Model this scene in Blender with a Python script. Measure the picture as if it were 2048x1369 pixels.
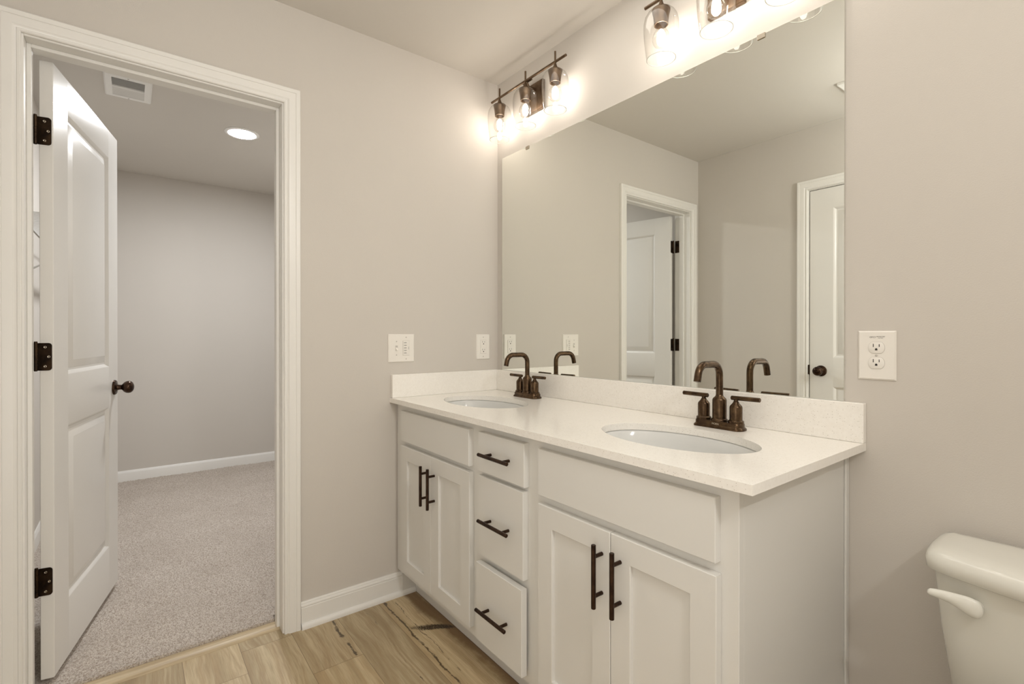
import bpy, bmesh, math, random
from mathutils import Vector, Matrix
random.seed(7)
PI = math.pi
sc = bpy.context.scene
for o in list(bpy.data.objects):
    bpy.data.objects.remove(o)

# ---------------------------------------------------------------- camera, exposure, general light
cam_d = bpy.data.cameras.new('camera')
cam = bpy.data.objects.new('camera', cam_d)
sc.collection.objects.link(cam)
cam.location = (2.0506, -1.4865, 1.1552)
cam.rotation_euler = (math.radians(90 - 0.163), 0, math.radians(52.3886))
cam_d.sensor_width = 36
cam_d.lens = 36 * 986.04 / 2048
cam_d.shift_y = -9.87 / 2048
cam_d.clip_start = 0.02
sc.camera = cam

sc.view_settings.view_transform = 'Standard'
sc.view_settings.look = 'None'
sc.view_settings.gamma = 1
sc.view_settings.use_curve_mapping = False
sc.view_settings.exposure = 0.87
sc.cycles.use_denoising = True
sc.cycles.sample_clamp_indirect = 6
sc.cycles.max_bounces = 12
sc.cycles.diffuse_bounces = 6
sc.cycles.glossy_bounces = 6
sc.cycles.transparent_max_bounces = 24
sc.cycles.caustics_reflective = True

world = bpy.data.worlds.new('world')
sc.world = world
world.use_nodes = True
world.node_tree.nodes['Background'].inputs[0].default_value = (1, .95, .88, 1)
world.node_tree.nodes['Background'].inputs[1].default_value = 0.2

BULB = 48.0          # radiance of the bulb filaments
CLOSET = 270.0       # radiance of the recessed closet lamp
def lamp(name, kind, loc, power, col, rot=(0, 0, 0), **kw):
    d = bpy.data.lights.new(name, kind)
    d.energy = power
    d.color = col
    for k, v in kw.items():
        setattr(d, k, v)
    o = bpy.data.objects.new(name, d)
    sc.collection.objects.link(o)
    o.location = loc
    o.rotation_euler = rot
    return o
# photographer's flash held high on the right, and four added fill lamps out of view:
# high on the right, low beside the camera, aimed at the ceiling, over the vanity
flash = lamp('flash_lamp', 'POINT', (2.70, -1.00, 1.98), 10.5, (1, .985, .95), shadow_soft_size=.03)
side = lamp('side_fill', 'AREA', (2.4, -1.0, 2.0), 5.5, (1, .99, .97), (0, math.radians(70), math.radians(48)), shape='RECTANGLE', size=.5, size_y=.5)  # added fill for the cabinet side and left wall, no window here
low = lamp('room_fill', 'AREA', (1.95, -1.55, .75), 2.1, (1, .985, .95), (0, math.pi / 2, 0), shape='RECTANGLE', size=.9, size_y=.5)  # added low fill to lift the left wall and baseboard
bounce = lamp('bounce_fill', 'AREA', (1.8, -1.45, 1.9), 5.2, (1, .99, .95), (math.pi, 0, 0), shape='RECTANGLE', size=.3, size_y=.3)  # added fill aimed upward to brighten the ceiling, not a room fitting
over = lamp('vanity_fill', 'AREA', (1.1, -.38, 2.425), 1.7, (1, .97, .90), (0, 0, 0), shape='RECTANGLE', size=1.0, size_y=.4)  # added fill to brighten the counter, no ceiling fitting here

# ---------------------------------------------------------------- material helpers
def srgb(r, g, b):
    f = lambda c: ((c / 255 + .055) / 1.055) ** 2.4 if c > 10 else c / 255 / 12.92
    return (f(r), f(g), f(b), 1)
class NT:
    def __init__(s, name):
        s.m = bpy.data.materials.new(name)
        s.m.use_nodes = True
        s.t = s.m.node_tree
        s.b = s.t.nodes['Principled BSDF']
        s.out = s.t.nodes['Material Output']
    def n(s, typ, ins=None, **props):
        nd = s.t.nodes.new(typ)
        for k, v in props.items():
            setattr(nd, k, v)
        for k, v in (ins or {}).items():
            if isinstance(v, bpy.types.NodeSocket):
                s.t.links.new(v, nd.inputs[k])
            else:
                nd.inputs[k].default_value = v
        return nd
    def math(s, op, a, b=0.0, c=0.0, clamp=False):
        nd = s.n('ShaderNodeMath', {0: a, 1: b, 2: c}, operation=op)
        nd.use_clamp = clamp
        return nd.outputs[0]
    def mix(s, f, a, b):
        nd = s.n('ShaderNodeMix', data_type='RGBA')
        for i, v in ((0, f), (6, a), (7, b)):
            if isinstance(v, bpy.types.NodeSocket):
                s.t.links.new(v, nd.inputs[i])
            else:
                nd.inputs[i].default_value = v
        return nd.outputs[2]
    def ramp(s, f, stops):
        nd = s.n('ShaderNodeValToRGB', {0: f})
        e = nd.color_ramp.elements
        while len(e) < len(stops):
            e.new(.5)
        for el, (p, c) in zip(e, stops):
            el.position = p
            el.color = c if len(c) == 4 else (*c, 1)
        return nd.outputs[0]
    def set(s, **kw):
        for k, v in kw.items():
            k = k.replace('_', ' ')
            if isinstance(v, bpy.types.NodeSocket):
                s.t.links.new(v, s.b.inputs[k])
            else:
                s.b.inputs[k].default_value = v
    def pos(s):
        return s.n('ShaderNodeNewGeometry').outputs['Position']
    def obj(s):
        return s.n('ShaderNodeTexCoord').outputs['Object']
    def bump(s, h, strength=.2, dist=.001):
        nd = s.n('ShaderNodeBump', {'Height': h, 'Strength': strength, 'Distance': dist})
        s.t.links.new(nd.outputs[0], s.b.inputs['Normal'])
def paint(name, col, rough=.5, bump=.0, scale=250, spec=.5):
    k = NT(name)
    k.set(Roughness=rough)
    k.b.inputs['Specular IOR Level'].default_value = spec
    nz = k.n('ShaderNodeTexNoise', {'Vector': k.obj(), 'Scale': 3.0, 'Detail': 3})
    d = tuple(c * .965 for c in col[:3]) + (1,)
    k.set(Base_Color=k.mix(nz.outputs[0], d, col))
    if bump:
        n2 = k.n('ShaderNodeTexNoise', {'Vector': k.obj(), 'Scale': scale, 'Detail': 2})
        k.bump(n2.outputs[0], bump, .001)
    return k.m
M = {}
M['wall'] = paint('wall_paint', (.605, .57, .525, 1), .85, .25, 320, .25)
M['ceiling'] = paint('ceiling_paint', (.66, .63, .585, 1), .9, .25, 260, .2)
M['closet_wall'] = M['wall']
M['trim'] = paint('trim_white', (.80, .787, .755, 1), .33, .06, 90)
M['door'] = paint('door_white', (.78, .765, .735, 1), .23, .12, 160, .36)
M['cabinet'] = paint('cabinet_white', (.715, .705, .675, 1), .38, .0)
M['plastic'] = paint('white_plastic', (.82, .79, .74, 1), .3)
M['screw'] = paint('plate_screw', (.55, .52, .48, 1), .35)
M['slot'] = paint('outlet_slot', (.02, .017, .015, 1), .6)
M['mark'] = paint('printed_mark', (.12, .11, .10, 1), .6)
M['porcelain'] = paint('porcelain', (.70, .69, .635, 1), .08)
M['sink'] = paint('sink_porcelain', (.68, .685, .675, 1), .10)
M['vent'] = paint('vent_white', (.88, .875, .85, 1), .4)
M['vent_dark'] = paint('vent_duct', (.06, .05, .04, 1), .8)
M['wire'] = paint('white_wire', (.75, .75, .74, 1), .4)
M['chrome'] = NT('clip_metal').m
b = M['chrome'].node_tree.nodes['Principled BSDF'].inputs
b['Base Color'].default_value = (.45, .40, .33, 1); b['Metallic'].default_value = 1; b['Roughness'].default_value = .25

def bronze(name, c1, c2, rough, scale=35):
    k = NT(name)
    nz = k.n('ShaderNodeTexNoise', {'Vector': k.obj(), 'Scale': scale, 'Detail': 4, 'Roughness': .6})
    f = k.ramp(nz.outputs[0], [(.35, (0, 0, 0)), (.7, (1, 1, 1))])
    k.set(Base_Color=k.mix(f, c1, c2), Metallic=.85, Roughness=rough)
    return k.m
M['faucet'] = bronze('brushed_bronze', (.050, .029, .016, 1), (.135, .085, .046, 1), .24, 60)
M['pull'] = bronze('dark_bronze', (.028, .015, .010, 1), (.07, .04, .024, 1), .36)
M['hinge'] = bronze('hinge_bronze', (.020, .012, .008, 1), (.06, .035, .018, 1), .40)
M['knob'] = bronze('knob_bronze', (.030, .016, .011, 1), (.08, .045, .026, 1), .25)
M['fixture'] = bronze('fixture_bronze', (.12, .075, .045, 1), (.20, .14, .09, 1), .36)

k = NT('mirror_silver')
k.set(Base_Color=(.90, .915, .875, 1), Metallic=1.0, Roughness=0.0)
M['mirror'] = k.m

# thin clear glass: straight-through with a Fresnel sheen
def thin_glass(name, tint, edge, refl):
    k = NT(name)
    lw = k.n('ShaderNodeLayerWeight', {'Blend': .30})
    tr = k.n('ShaderNodeBsdfTransparent', {0: k.mix(k.math('POWER', lw.outputs['Facing'], 1.6), tint, edge)})
    gl = k.n('ShaderNodeBsdfGlossy', {'Color': (1, 1, 1, 1), 'Roughness': .02})
    lf = k.n('ShaderNodeLayerWeight', {'Blend': .12})
    f = k.math('MULTIPLY_ADD', lf.outputs['Facing'], .55, refl)
    mx = k.n('ShaderNodeMixShader', {0: f, 1: tr.outputs[0], 2: gl.outputs[0]})
    k.t.links.new(mx.outputs[0], k.out.inputs[0])
    return k.m
M['rim'] = paint('glass_lip', (.62, .63, .60, 1), .08)
M['glass'] = thin_glass('clear_glass', (.985, .985, .98, 1), (.62, .60, .57, 1), .03)
M['bulb_glass'] = thin_glass('bulb_glass', (.97, .97, .96, 1), (.75, .74, .72, 1), .05)
def emit(name, col, st):
    k = NT(name)
    k.set(Base_Color=(.8, .8, .8, 1))
    k.b.inputs['Emission Color'].default_value = col
    k.b.inputs['Emission Strength'].default_value = st
    return k.m
M['filament'] = emit('bulb_filament', (1, .905, .81, 1), BULB)
M['lens'] = emit('lamp_lens', (.96, .98, 1, 1), CLOSET)

# quartz counter
k = NT('quartz')
v = k.n('ShaderNodeTexVoronoi', {'Vector': k.pos(), 'Scale': 280.0})
f1 = k.ramp(v.outputs['Distance'], [(.14, (1, 1, 1)), (.30, (0, 0, 0))])
sel = k.math('GREATER_THAN', k.n('ShaderNodeSeparateColor', {0: v.outputs['Color']}).outputs[0], .74)
speck = k.math('MULTIPLY', f1, sel)
nz = k.n('ShaderNodeTexNoise', {'Vector': k.pos(), 'Scale': 120.0, 'Detail': 3})
base = k.mix(nz.outputs[0], (.83, .80, .75, 1), (.91, .89, .85, 1))
k.set(Base_Color=k.mix(k.math('MULTIPLY', speck, .62), base, (.36, .31, .25, 1)), Roughness=.16)
M['quartz'] = k.m

# wood-look planks running along x, 175 mm wide
k = NT('plank_floor')
sep = k.n('ShaderNodeSeparateXYZ', {0: k.pos()})
X, Y = sep.outputs[0], sep.outputs[1]
row_f = k.math('DIVIDE', k.math('ADD', Y, .999), .175)
row = k.math('FLOOR', row_f)
fy = k.math('FRACT', row_f)
off = k.math('ADD', k.math('MULTIPLY', row, .49), k.math('MULTIPLY', k.math('MULTIPLY', row, row), .21))
xf = k.math('DIVIDE', k.math('SUBTRACT', k.math('SUBTRACT', X, .308), off), 1.22)
pid = k.math('FLOOR', xf)
fx = k.math('FRACT', xf)
cid = k.n('ShaderNodeCombineXYZ', {0: row, 1: pid})
wn = k.n('ShaderNodeTexWhiteNoise', {'Vector': cid.outputs[0]}, noise_dimensions='3D')
rnd = wn.outputs['Value']
shift = k.math('MULTIPLY', rnd, 37.0)
warp = k.n('ShaderNodeTexNoise', {'Vector': k.n('ShaderNodeCombineXYZ', {0: k.math('MULTIPLY', X, 3.0), 1: k.math('MULTIPLY', Y, 6.0), 2: shift}).outputs[0], 'Scale': 1.0, 'Detail': 2})
yw = k.math('MULTIPLY_ADD', k.math('SUBTRACT', warp.outputs[0], .5), .10, Y)
gv = k.n('ShaderNodeCombineXYZ', {0: k.math('MULTIPLY', X, 2.2), 1: k.math('MULTIPLY', yw, 60.0), 2: shift})
grain = k.n('ShaderNodeTexNoise', {'Vector': gv.outputs[0], 'Scale': 1.0, 'Detail': 6, 'Roughness': .62})
bv = k.n('ShaderNodeCombineXYZ', {0: k.math('MULTIPLY', X, .9), 1: k.math('MULTIPLY', yw, 13.0), 2: k.math('ADD', shift, 9.0)})
band = k.n('ShaderNodeTexNoise', {'Vector': bv.outputs[0], 'Scale': 1.0, 'Detail': 3})
fine = k.n('ShaderNodeTexNoise', {'Vector': k.n('ShaderNodeCombineXYZ', {0: k.math('MULTIPLY', X, 14.0), 1: k.math('MULTIPLY', Y, 300.0), 2: shift}).outputs[0], 'Scale': 1.0, 'Detail': 3})
c0 = k.ramp(band.outputs[0], [(.26, (.29, .205, .105)), (.44, (.47, .375, .225)), (.58, (.63, .52, .335)), (.76, (.42, .325, .185))])
c1 = k.mix(k.ramp(grain.outputs[0], [(.38, (1, 1, 1)), (.62, (0, 0, 0))]), c0, (.40, .285, .155, 1))
c1 = k.mix(.75, c0, c1)
c2 = k.mix(k.math('MULTIPLY', k.ramp(fine.outputs[0], [(.45, (0, 0, 0)), (.72, (1, 1, 1))]), .38), c1, (.27, .185, .10, 1))
tone = k.n('ShaderNodeHueSaturation', {'Color': c2, 'Saturation': 1.0, 'Value': k.math('MULTIPLY_ADD', rnd, .34, .80)}).outputs[0]
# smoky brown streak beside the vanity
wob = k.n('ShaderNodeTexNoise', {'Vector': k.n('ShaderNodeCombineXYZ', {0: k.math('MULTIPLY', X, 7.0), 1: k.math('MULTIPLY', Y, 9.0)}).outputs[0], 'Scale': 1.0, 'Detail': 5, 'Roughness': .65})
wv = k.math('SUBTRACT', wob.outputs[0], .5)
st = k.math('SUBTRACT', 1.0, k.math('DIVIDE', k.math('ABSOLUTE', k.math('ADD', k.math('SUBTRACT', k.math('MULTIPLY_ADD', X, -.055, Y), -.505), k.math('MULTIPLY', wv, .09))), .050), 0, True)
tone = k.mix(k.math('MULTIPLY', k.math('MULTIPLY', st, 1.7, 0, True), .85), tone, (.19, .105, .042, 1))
def crack(y0, x0, x1, w, amp, dens):
    d = k.math('ABSOLUTE', k.math('ADD', k.math('SUBTRACT', Y, y0), k.math('MULTIPLY', wv, amp)))
    wn_ = k.n('ShaderNodeTexNoise', {'Vector': k.n('ShaderNodeCombineXYZ', {0: k.math('MULTIPLY', X, 38.0), 1: y0 * 90}).outputs[0], 'Scale': 1.0, 'Detail': 4, 'Roughness': .7})
    a = k.math('MULTIPLY', k.math('SUBTRACT', 1.0, k.math('DIVIDE', d, k.math('MULTIPLY', k.math('SUBTRACT', wn_.outputs[0], .22, 0, True), w * 2.0)), 0, True), 1.8, 0, True)
    inx = k.math('MULTIPLY', k.math('GREATER_THAN', X, x0), k.math('LESS_THAN', X, x1))
    on = k.n('ShaderNodeTexNoise', {'Vector': k.n('ShaderNodeCombineXYZ', {0: k.math('MULTIPLY', X, 16.0), 1: y0 * 50}).outputs[0], 'Scale': 1.0, 'Detail': 3})
    g = k.ramp(on.outputs[0], [(dens, (0, 0, 0)), (dens + .16, (1, 1, 1))])
    return k.math('MULTIPLY', k.math('MULTIPLY', a, inx), g)
cr = k.math('MAXIMUM', crack(-.627, .0, .75, .0085, .045, .30), crack(-.848, .03, .30, .0120, .040, .40))
cr = k.math('MAXIMUM', cr, k.math('MAXIMUM', crack(-.590, .05, .60, .0030, .05, .36), crack(-.715, .0, .7, .0022, .05, .46)))
# dark knot
kx = k.math('DIVIDE', k.math('SUBTRACT', X, .318), .062)
ky = k.math('DIVIDE', k.math('ADD', k.math('SUBTRACT', k.math('MULTIPLY_ADD', X, -1.25, Y), -.938), k.math('MULTIPLY', wv, .045)), .034)
kfz = k.n('ShaderNodeTexNoise', {'Vector': k.n('ShaderNodeMapping', {'Vector': k.pos(), 'Rotation': (0, 0, -.9), 'Scale': (30, 160, 1)}).outputs[0], 'Scale': 1.0, 'Detail': 3, 'Roughness': .7})
kn = k.math('SUBTRACT', k.math('MULTIPLY_ADD', k.math('SUBTRACT', kfz.outputs[0], .5), 1.1, 1.0), k.math('SQRT', k.math('ADD', k.math('MULTIPLY', kx, kx), k.math('MULTIPLY', ky, ky))), 0, True)
kspk = k.n('ShaderNodeTexNoise', {'Vector': k.pos(), 'Scale': 170.0, 'Detail': 4, 'Roughness': .7})
knot = k.math('MULTIPLY', k.ramp(kn, [(.02, (0, 0, 0)), (.40, (1, 1, 1))]), k.ramp(kspk.outputs[0], [(.28, (.25, .25, .25)), (.50, (1, 1, 1))]))
tone = k.mix(k.math('MAXIMUM', k.math('MULTIPLY', cr, .85), knot), tone, (.035, .018, .008, 1))
ey = k.math('MULTIPLY', k.math('MINIMUM', fy, k.math('SUBTRACT', 1.0, fy)), .175)
ex = k.math('MULTIPLY', k.math('MINIMUM', fx, k.math('SUBTRACT', 1.0, fx)), 1.22)
edge = k.math('LESS_THAN', k.math('MINIMUM', ex, ey), .0011)
tone = k.mix(k.math('MULTIPLY', edge, .6), tone, (.12, .075, .035, 1))
k.set(Base_Color=tone, Roughness=.42)
k.bump(k.math('SUBTRACT', grain.outputs[0], edge), .12, .001)
M['floor'] = k.m
# threshold strip of the same wood, grain along y
k = NT('threshold_wood')
sep = k.n('ShaderNodeSeparateXYZ', {0: k.pos()})
gv = k.n('ShaderNodeCombineXYZ', {0: k.math('MULTIPLY', sep.outputs[0], 90.0), 1: k.math('MULTIPLY', sep.outputs[1], 4.0)})
nz = k.n('ShaderNodeTexNoise', {'Vector': gv.outputs[0], 'Scale': 1.0, 'Detail': 4})
k.set(Base_Color=k.ramp(nz.outputs[0], [(.3, (.36, .27, .16)), (.7, (.58, .47, .30))]), Roughness=.45)
M['threshold'] = k.m
# carpet pile
k = NT('carpet_pile')
n1 = k.n('ShaderNodeTexNoise', {'Vector': k.pos(), 'Scale': 4.0, 'Detail': 4, 'Roughness': .6})
n2 = k.n('ShaderNodeTexNoise', {'Vector': k.pos(), 'Scale': 190.0, 'Detail': 3, 'Roughness': .7})
a = k.mix(n1.outputs[0], (.50, .445, .39, 1), (.73, .67, .61, 1))
c = k.mix(k.ramp(n2.outputs[0], [(.40, (1, 1, 1)), (.58, (0, 0, 0))]), a, (.36, .30, .25, 1))
k.set(Base_Color=c, Roughness=1.0)
k.b.inputs['Specular IOR Level'].default_value = .05
k.bump(n2.outputs[0], .8, .004)
M['carpet'] = k.m

# ---------------------------------------------------------------- mesh helpers
def merge(bm, t):
    me = bpy.data.meshes.new('tmp')
    t.to_mesh(me); t.free()
    bm.from_mesh(me)
    bpy.data.meshes.remove(me)
def box(bm, x0, x1, y0, y1, z0, z1, bev=0, seg=1):
    t = bmesh.new()
    vs = [t.verts.new((x, y, z)) for x in (x0, x1) for y in (y0, y1) for z in (z0, z1)]
    for f in ((0, 1, 3, 2), (4, 6, 7, 5), (0, 4, 5, 1), (2, 3, 7, 6), (0, 2, 6, 4), (1, 5, 7, 3)):
        t.faces.new([vs[i] for i in f])
    if bev:
        bmesh.ops.bevel(t, geom=list(t.edges), offset=bev, segments=seg, profile=.5, affect='EDGES')
    bmesh.ops.recalc_face_normals(t, faces=t.faces)
    merge(bm, t)
def loft(bm, loops, cap0=True, cap1=True, closed=True):
    t = bmesh.new()
    rings = [[t.verts.new(p) for p in l] for l in loops]
    n = len(rings[0])
    for a, b in zip(rings, rings[1:]):
        for i in range(n if closed else n - 1):
            j = (i + 1) % n
            t.faces.new((a[i], a[j], b[j], b[i]))
    if cap0: t.faces.new(rings[0][::-1])
    if cap1: t.faces.new(rings[-1])
    bmesh.ops.recalc_face_normals(t, faces=t.faces)
    merge(bm, t)
def lathe(bm, prof, c=(0, 0, 0), axis=(0, 0, 1), n=28, cap0=True, cap1=True):
    q = Vector(axis).normalized().to_track_quat('Z', 'Y')
    loops = []
    for r, h in prof:
        loops.append([Vector(c) + q @ Vector((max(r, 1e-5) * math.cos(2 * PI * i / n), max(r, 1e-5) * math.sin(2 * PI * i / n), h)) for i in range(n)])
    loft(bm, loops, cap0, cap1)
def cyl(bm, p0, p1, r, n=16, bev=0):
    d = Vector(p1) - Vector(p0)
    L = d.length
    if bev:
        pr = [(r - bev, 0), (r, bev), (r, L - bev), (r - bev, L)]
    else:
        pr = [(r, 0), (r, L)]
    lathe(bm, pr, p0, d, n)
def tube(bm, pts, r, n=18, cap=True):
    pts = [Vector(p) for p in pts]
    loops = []
    up = None
    for i, p in enumerate(pts):
        d = (pts[min(i + 1, len(pts) - 1)] - pts[max(i - 1, 0)]).normalized()
        if up is None:
            up = d.orthogonal().normalized()
        up = (up - d * up.dot(d)).normalized()
        s = d.cross(up)
        rr = r[i] if isinstance(r, (list, tuple)) else r
        loops.append([p + rr * (math.cos(2 * PI * j / n) * up + math.sin(2 * PI * j / n) * s) for j in range(n)])
    loft(bm, loops, cap, cap)
def finish(name, bm, mat, smooth=35):
    me = bpy.data.meshes.new(name)
    bm.to_mesh(me); bm.free()
    for m in (mat if isinstance(mat, list) else [mat]):
        me.materials.append(m)
    if smooth:
        for p in me.polygons:
            p.use_smooth = True
        me.set_sharp_from_angle(angle=math.radians(smooth))
    return me
def wloc(o):
    v = Vector(o.location)
    while o.parent:
        o = o.parent
        v += Vector(o.location)
    return v
def obj(name, bm, mat, parent=None, local=False, smooth=35, loc=None):
    """one mesh object; bm is in world coordinates unless local"""
    me = finish(name, bm, mat, smooth)
    o = bpy.data.objects.new(name, me)
    sc.collection.objects.link(o)
    if parent:
        o.parent = parent
        if not local:
            me.transform(Matrix.Translation(-wloc(parent)))
    if loc is not None:
        o.location = loc
        if not local:
            me.transform(Matrix.Translation(-Vector(loc)))
    return o
def tag(o, label, cat, group=None, kind=None):
    o['label'] = label
    o['category'] = cat
    if group: o['group'] = group
    if kind: o['kind'] = kind
    return o
def thing(name, label, cat, loc=(0, 0, 0), rz=0, group=None, kind=None):
    o = bpy.data.objects.new(name, None)
    o.empty_display_size = .05
    sc.collection.objects.link(o)
    o.location = loc
    o.rotation_euler = (0, 0, rz)
    return tag(o, label, cat, group, kind)
def struct(name, bm, mat, label, cat, smooth=35):
    return tag(obj(name, bm, mat, smooth=smooth), label, cat, kind='structure')
def children(o):
    return [c for c in bpy.data.objects if c.parent == o]
def copy_tree(o, parent=None):
    c = o.copy()
    sc.collection.objects.link(c)
    c.parent = parent
    for ch in children(o):
        copy_tree(ch, c)
    return c
NEW = bmesh.new

# ---------------------------------------------------------------- measures of the room
H = 2.4385
RY = -1.846            # wall opposite the mirror
RX = 3.30              # right wall, out of frame
DY0, DY1, DZ = -1.741, -1.027, 2.05      # closet doorway (jamb faces)
WT = .12               # partition thickness
CX, CY0, CY1 = -2.84, -1.905, -.25       # closet walls
OX0, OX1 = .754, 1.475                   # doorway in the opposite wall

# ---- walls
bm = NEW()
box(bm, -WT, 0, RY - .12, DY0 - .018, 0, H)
box(bm, -WT, 0, DY1 + .018, 0, 0, H)
box(bm, -WT, 0, DY0 - .018, DY1 + .018, DZ + .018, H)
struct('wall_left', bm, M['wall'], 'greige wall holding the closet doorway and the light switch', 'wall')
bm = NEW(); box(bm, -WT, RX, 0, .12, 0, H)
struct('wall_back', bm, M['wall'], 'greige wall behind the mirror, vanity and toilet', 'wall')
bm = NEW()
box(bm, 0, OX0 - .018, RY - .12, RY, 0, H)
box(bm, OX1 + .018, RX, RY - .12, RY, 0, H)
box(bm, OX0 - .018, OX1 + .018, RY - .12, RY, DZ + .018, H)
struct('wall_front', bm, M['wall'], 'greige wall with a closed white door, seen in the mirror', 'wall')
bm = NEW(); box(bm, RX, RX + .12, RY - .12, .12, 0, H)
struct('wall_right', bm, M['wall'], 'greige wall beyond the toilet', 'wall')
bm = NEW(); box(bm, CX - .1, CX, CY0 - .1, CY1 + .1, 0, H)
struct('wall_closet_back', bm, M['closet_wall'], 'plain far wall of the carpeted closet', 'wall')
bm = NEW(); box(bm, CX, -WT, CY0 - .1, CY0, 0, H)
struct('wall_closet_left', bm, M['closet_wall'], 'closet wall behind the open door with the wire shelf', 'wall')
bm = NEW(); box(bm, CX, -WT, CY1, CY1 + .1, 0, H)
struct('wall_closet_right', bm, M['closet_wall'], 'right-hand closet wall hidden by the door frame', 'wall')
bm = NEW(); box(bm, CX - .1, RX + .12, CY0 - .1, .12, H, H + .1)
struct('ceiling', bm, M['ceiling'], 'smooth pale ceiling', 'ceiling')
bm = NEW(); box(bm, -.098, RX, RY - .12, 0, -.08, 0)
struct('floor', bm, M['floor'], 'tan wood-look plank floor with dark knots and cracks', 'floor')
bm = NEW(); box(bm, CX, -.098, CY0, CY1, -.08, .004)
struct('floor_closet', bm, M['carpet'], 'closet floor underneath the carpet', 'floor')

# ---- carpet pile: a fine uneven sheet with a ragged front edge
bm = NEW()
nx, ny = 330, 236
x0, x1, y0, y1 = CX + .001, -.094, CY0 + .001, CY1 - .001
grid = []
for j in range(ny + 1):
    rowv = []
    for i in range(nx + 1):
        u = i / nx
        x = x0 + (x1 - x0) * (1 - (1 - u) ** 1.5)
        y = y0 + (y1 - y0) * j / ny
        if x > -.128 and not (DY0 + .002 < y < DY1 - .002):
            x = -.128 if x > -.128 else x
        z = .018 + random.uniform(-.0028, .0028) + .0012 * math.sin(x * 23 + y * 11)
        if i == nx:
            z = .001; x += random.uniform(-.003, .003) if x > -.12 else 0
        elif i == nx - 1:
            z = .012 + random.uniform(-.002, .002); x += random.uniform(-.002, .001)
        rowv.append(bm.verts.new((x, y, z)))
    grid.append(rowv)
for j in range(ny):
    for i in range(nx):
        bm.faces.new((grid[j][i], grid[j][i + 1], grid[j + 1][i + 1], grid[j + 1][i]))
tag(obj('carpet', bm, M['carpet'], smooth=80), 'beige cut-pile carpet covering the closet floor', 'carpet', kind='stuff')

# ---- threshold strip
bm = NEW()
pr = [(-.097, 0), (-.097, .007), (-.092, .010), (-.070, .0105), (-.046, .008), (-.040, .003), (-.039, 0)]
loft(bm, [[(x, DY0 + .001, z) for x, z in pr], [(x, DY1 - .001, z) for x, z in pr]])
struct('trim_threshold', bm, M['threshold'], 'narrow wood strip between the plank floor and the carpet', 'threshold')

# ---- door casings: mitred profile round an opening (a = outward from opening, t = proud of wall)
CAS = [(0, 0), (0, .009), (.003, .0115), (.008, .0115), (.010, .009), (.012, .0095), (.018, .0145), (.024, .0155), (.040, .0165),
       (.0415, .0155), (.043, .0175), (.055, .0185), (.058, .0165), (.059, .013), (.059, 0)]
def casing(bm, a0, a1, ztop, place):
    """a0,a1 = opening edges along the wall; place(a, t, z) -> world point"""
    L = []
    for w, t in CAS: L.append(place(a0 - w, t, 0))
    L2 = [place(a0 - w, t, ztop + w) for w, t in CAS]
    L3 = [place(a1 + w, t, ztop + w) for w, t in CAS]
    L4 = [place(a1 + w, t, 0) for w, t in CAS]
    loft(bm, [L, L2, L3, L4])
def jamb(bm, a0, a1, ztop, d0, d1, s0, s1, place):
    """lining boards from depth d0 to d1 and a stop from s0 to s1"""
    def bx(a, b, z0, z1, e0, e1):
        ps = [place(p, e, z) for p in (a, b) for e in (e0, e1) for z in (z0, z1)]
        lo = [min(p[i] for p in ps) for i in range(3)]; hi = [max(p[i] for p in ps) for i in range(3)]
        box(bm, lo[0], hi[0], lo[1], hi[1], lo[2], hi[2], .0012)
    bx(a0 - .018, a0, 0, ztop + .018, d0, d1)
    bx(a1, a1 + .018, 0, ztop + .018, d0, d1)
    bx(a0, a1, ztop, ztop + .018, d0, d1)
    bx(a0, a0 + .011, 0, ztop, s0, s1)
    bx(a1 - .011, a1, 0, ztop, s0, s1)
    bx(a0 + .011, a1 - .011, ztop - .011, ztop, s0, s1)
pl_room = lambda a, t, z: (t, a, z)
pl_clos = lambda a, t, z: (-WT - t, a, z)
bm = NEW(); casing(bm, DY0 - .005, DY1 + .005, DZ + .005, pl_room)
struct('trim_1', bm, M['trim'], 'white moulded casing around the closet doorway, bathroom side', 'door casing', 30)
bm = NEW(); casing(bm, DY0 - .005, DY1 + .005, DZ + .005, pl_clos)
struct('trim_2', bm, M['trim'], 'white casing around the closet doorway, closet side', 'door casing', 30)
bm = NEW(); jamb(bm, DY0, DY1, DZ, -WT, 0, -.082, -.046, lambda a, t, z: (t, a, z))
struct('trim_3', bm, M['trim'], 'white jamb lining of the closet doorway', 'door jamb', 30)
pl_opp = lambda a, t, z: (a, RY + t, z)
bm = NEW(); casing(bm, OX0 - .005, OX1 + .005, DZ + .005, pl_opp)
struct('trim_4', bm, M['trim'], 'white casing of the closed door, seen in the mirror', 'door casing', 30)
bm = NEW(); jamb(bm, OX0, OX1, DZ, -.12, 0, -.075, -.037, pl_opp)
struct('trim_5', bm, M['trim'], 'white jamb of the closed door, seen in the mirror', 'door jamb', 30)

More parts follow.
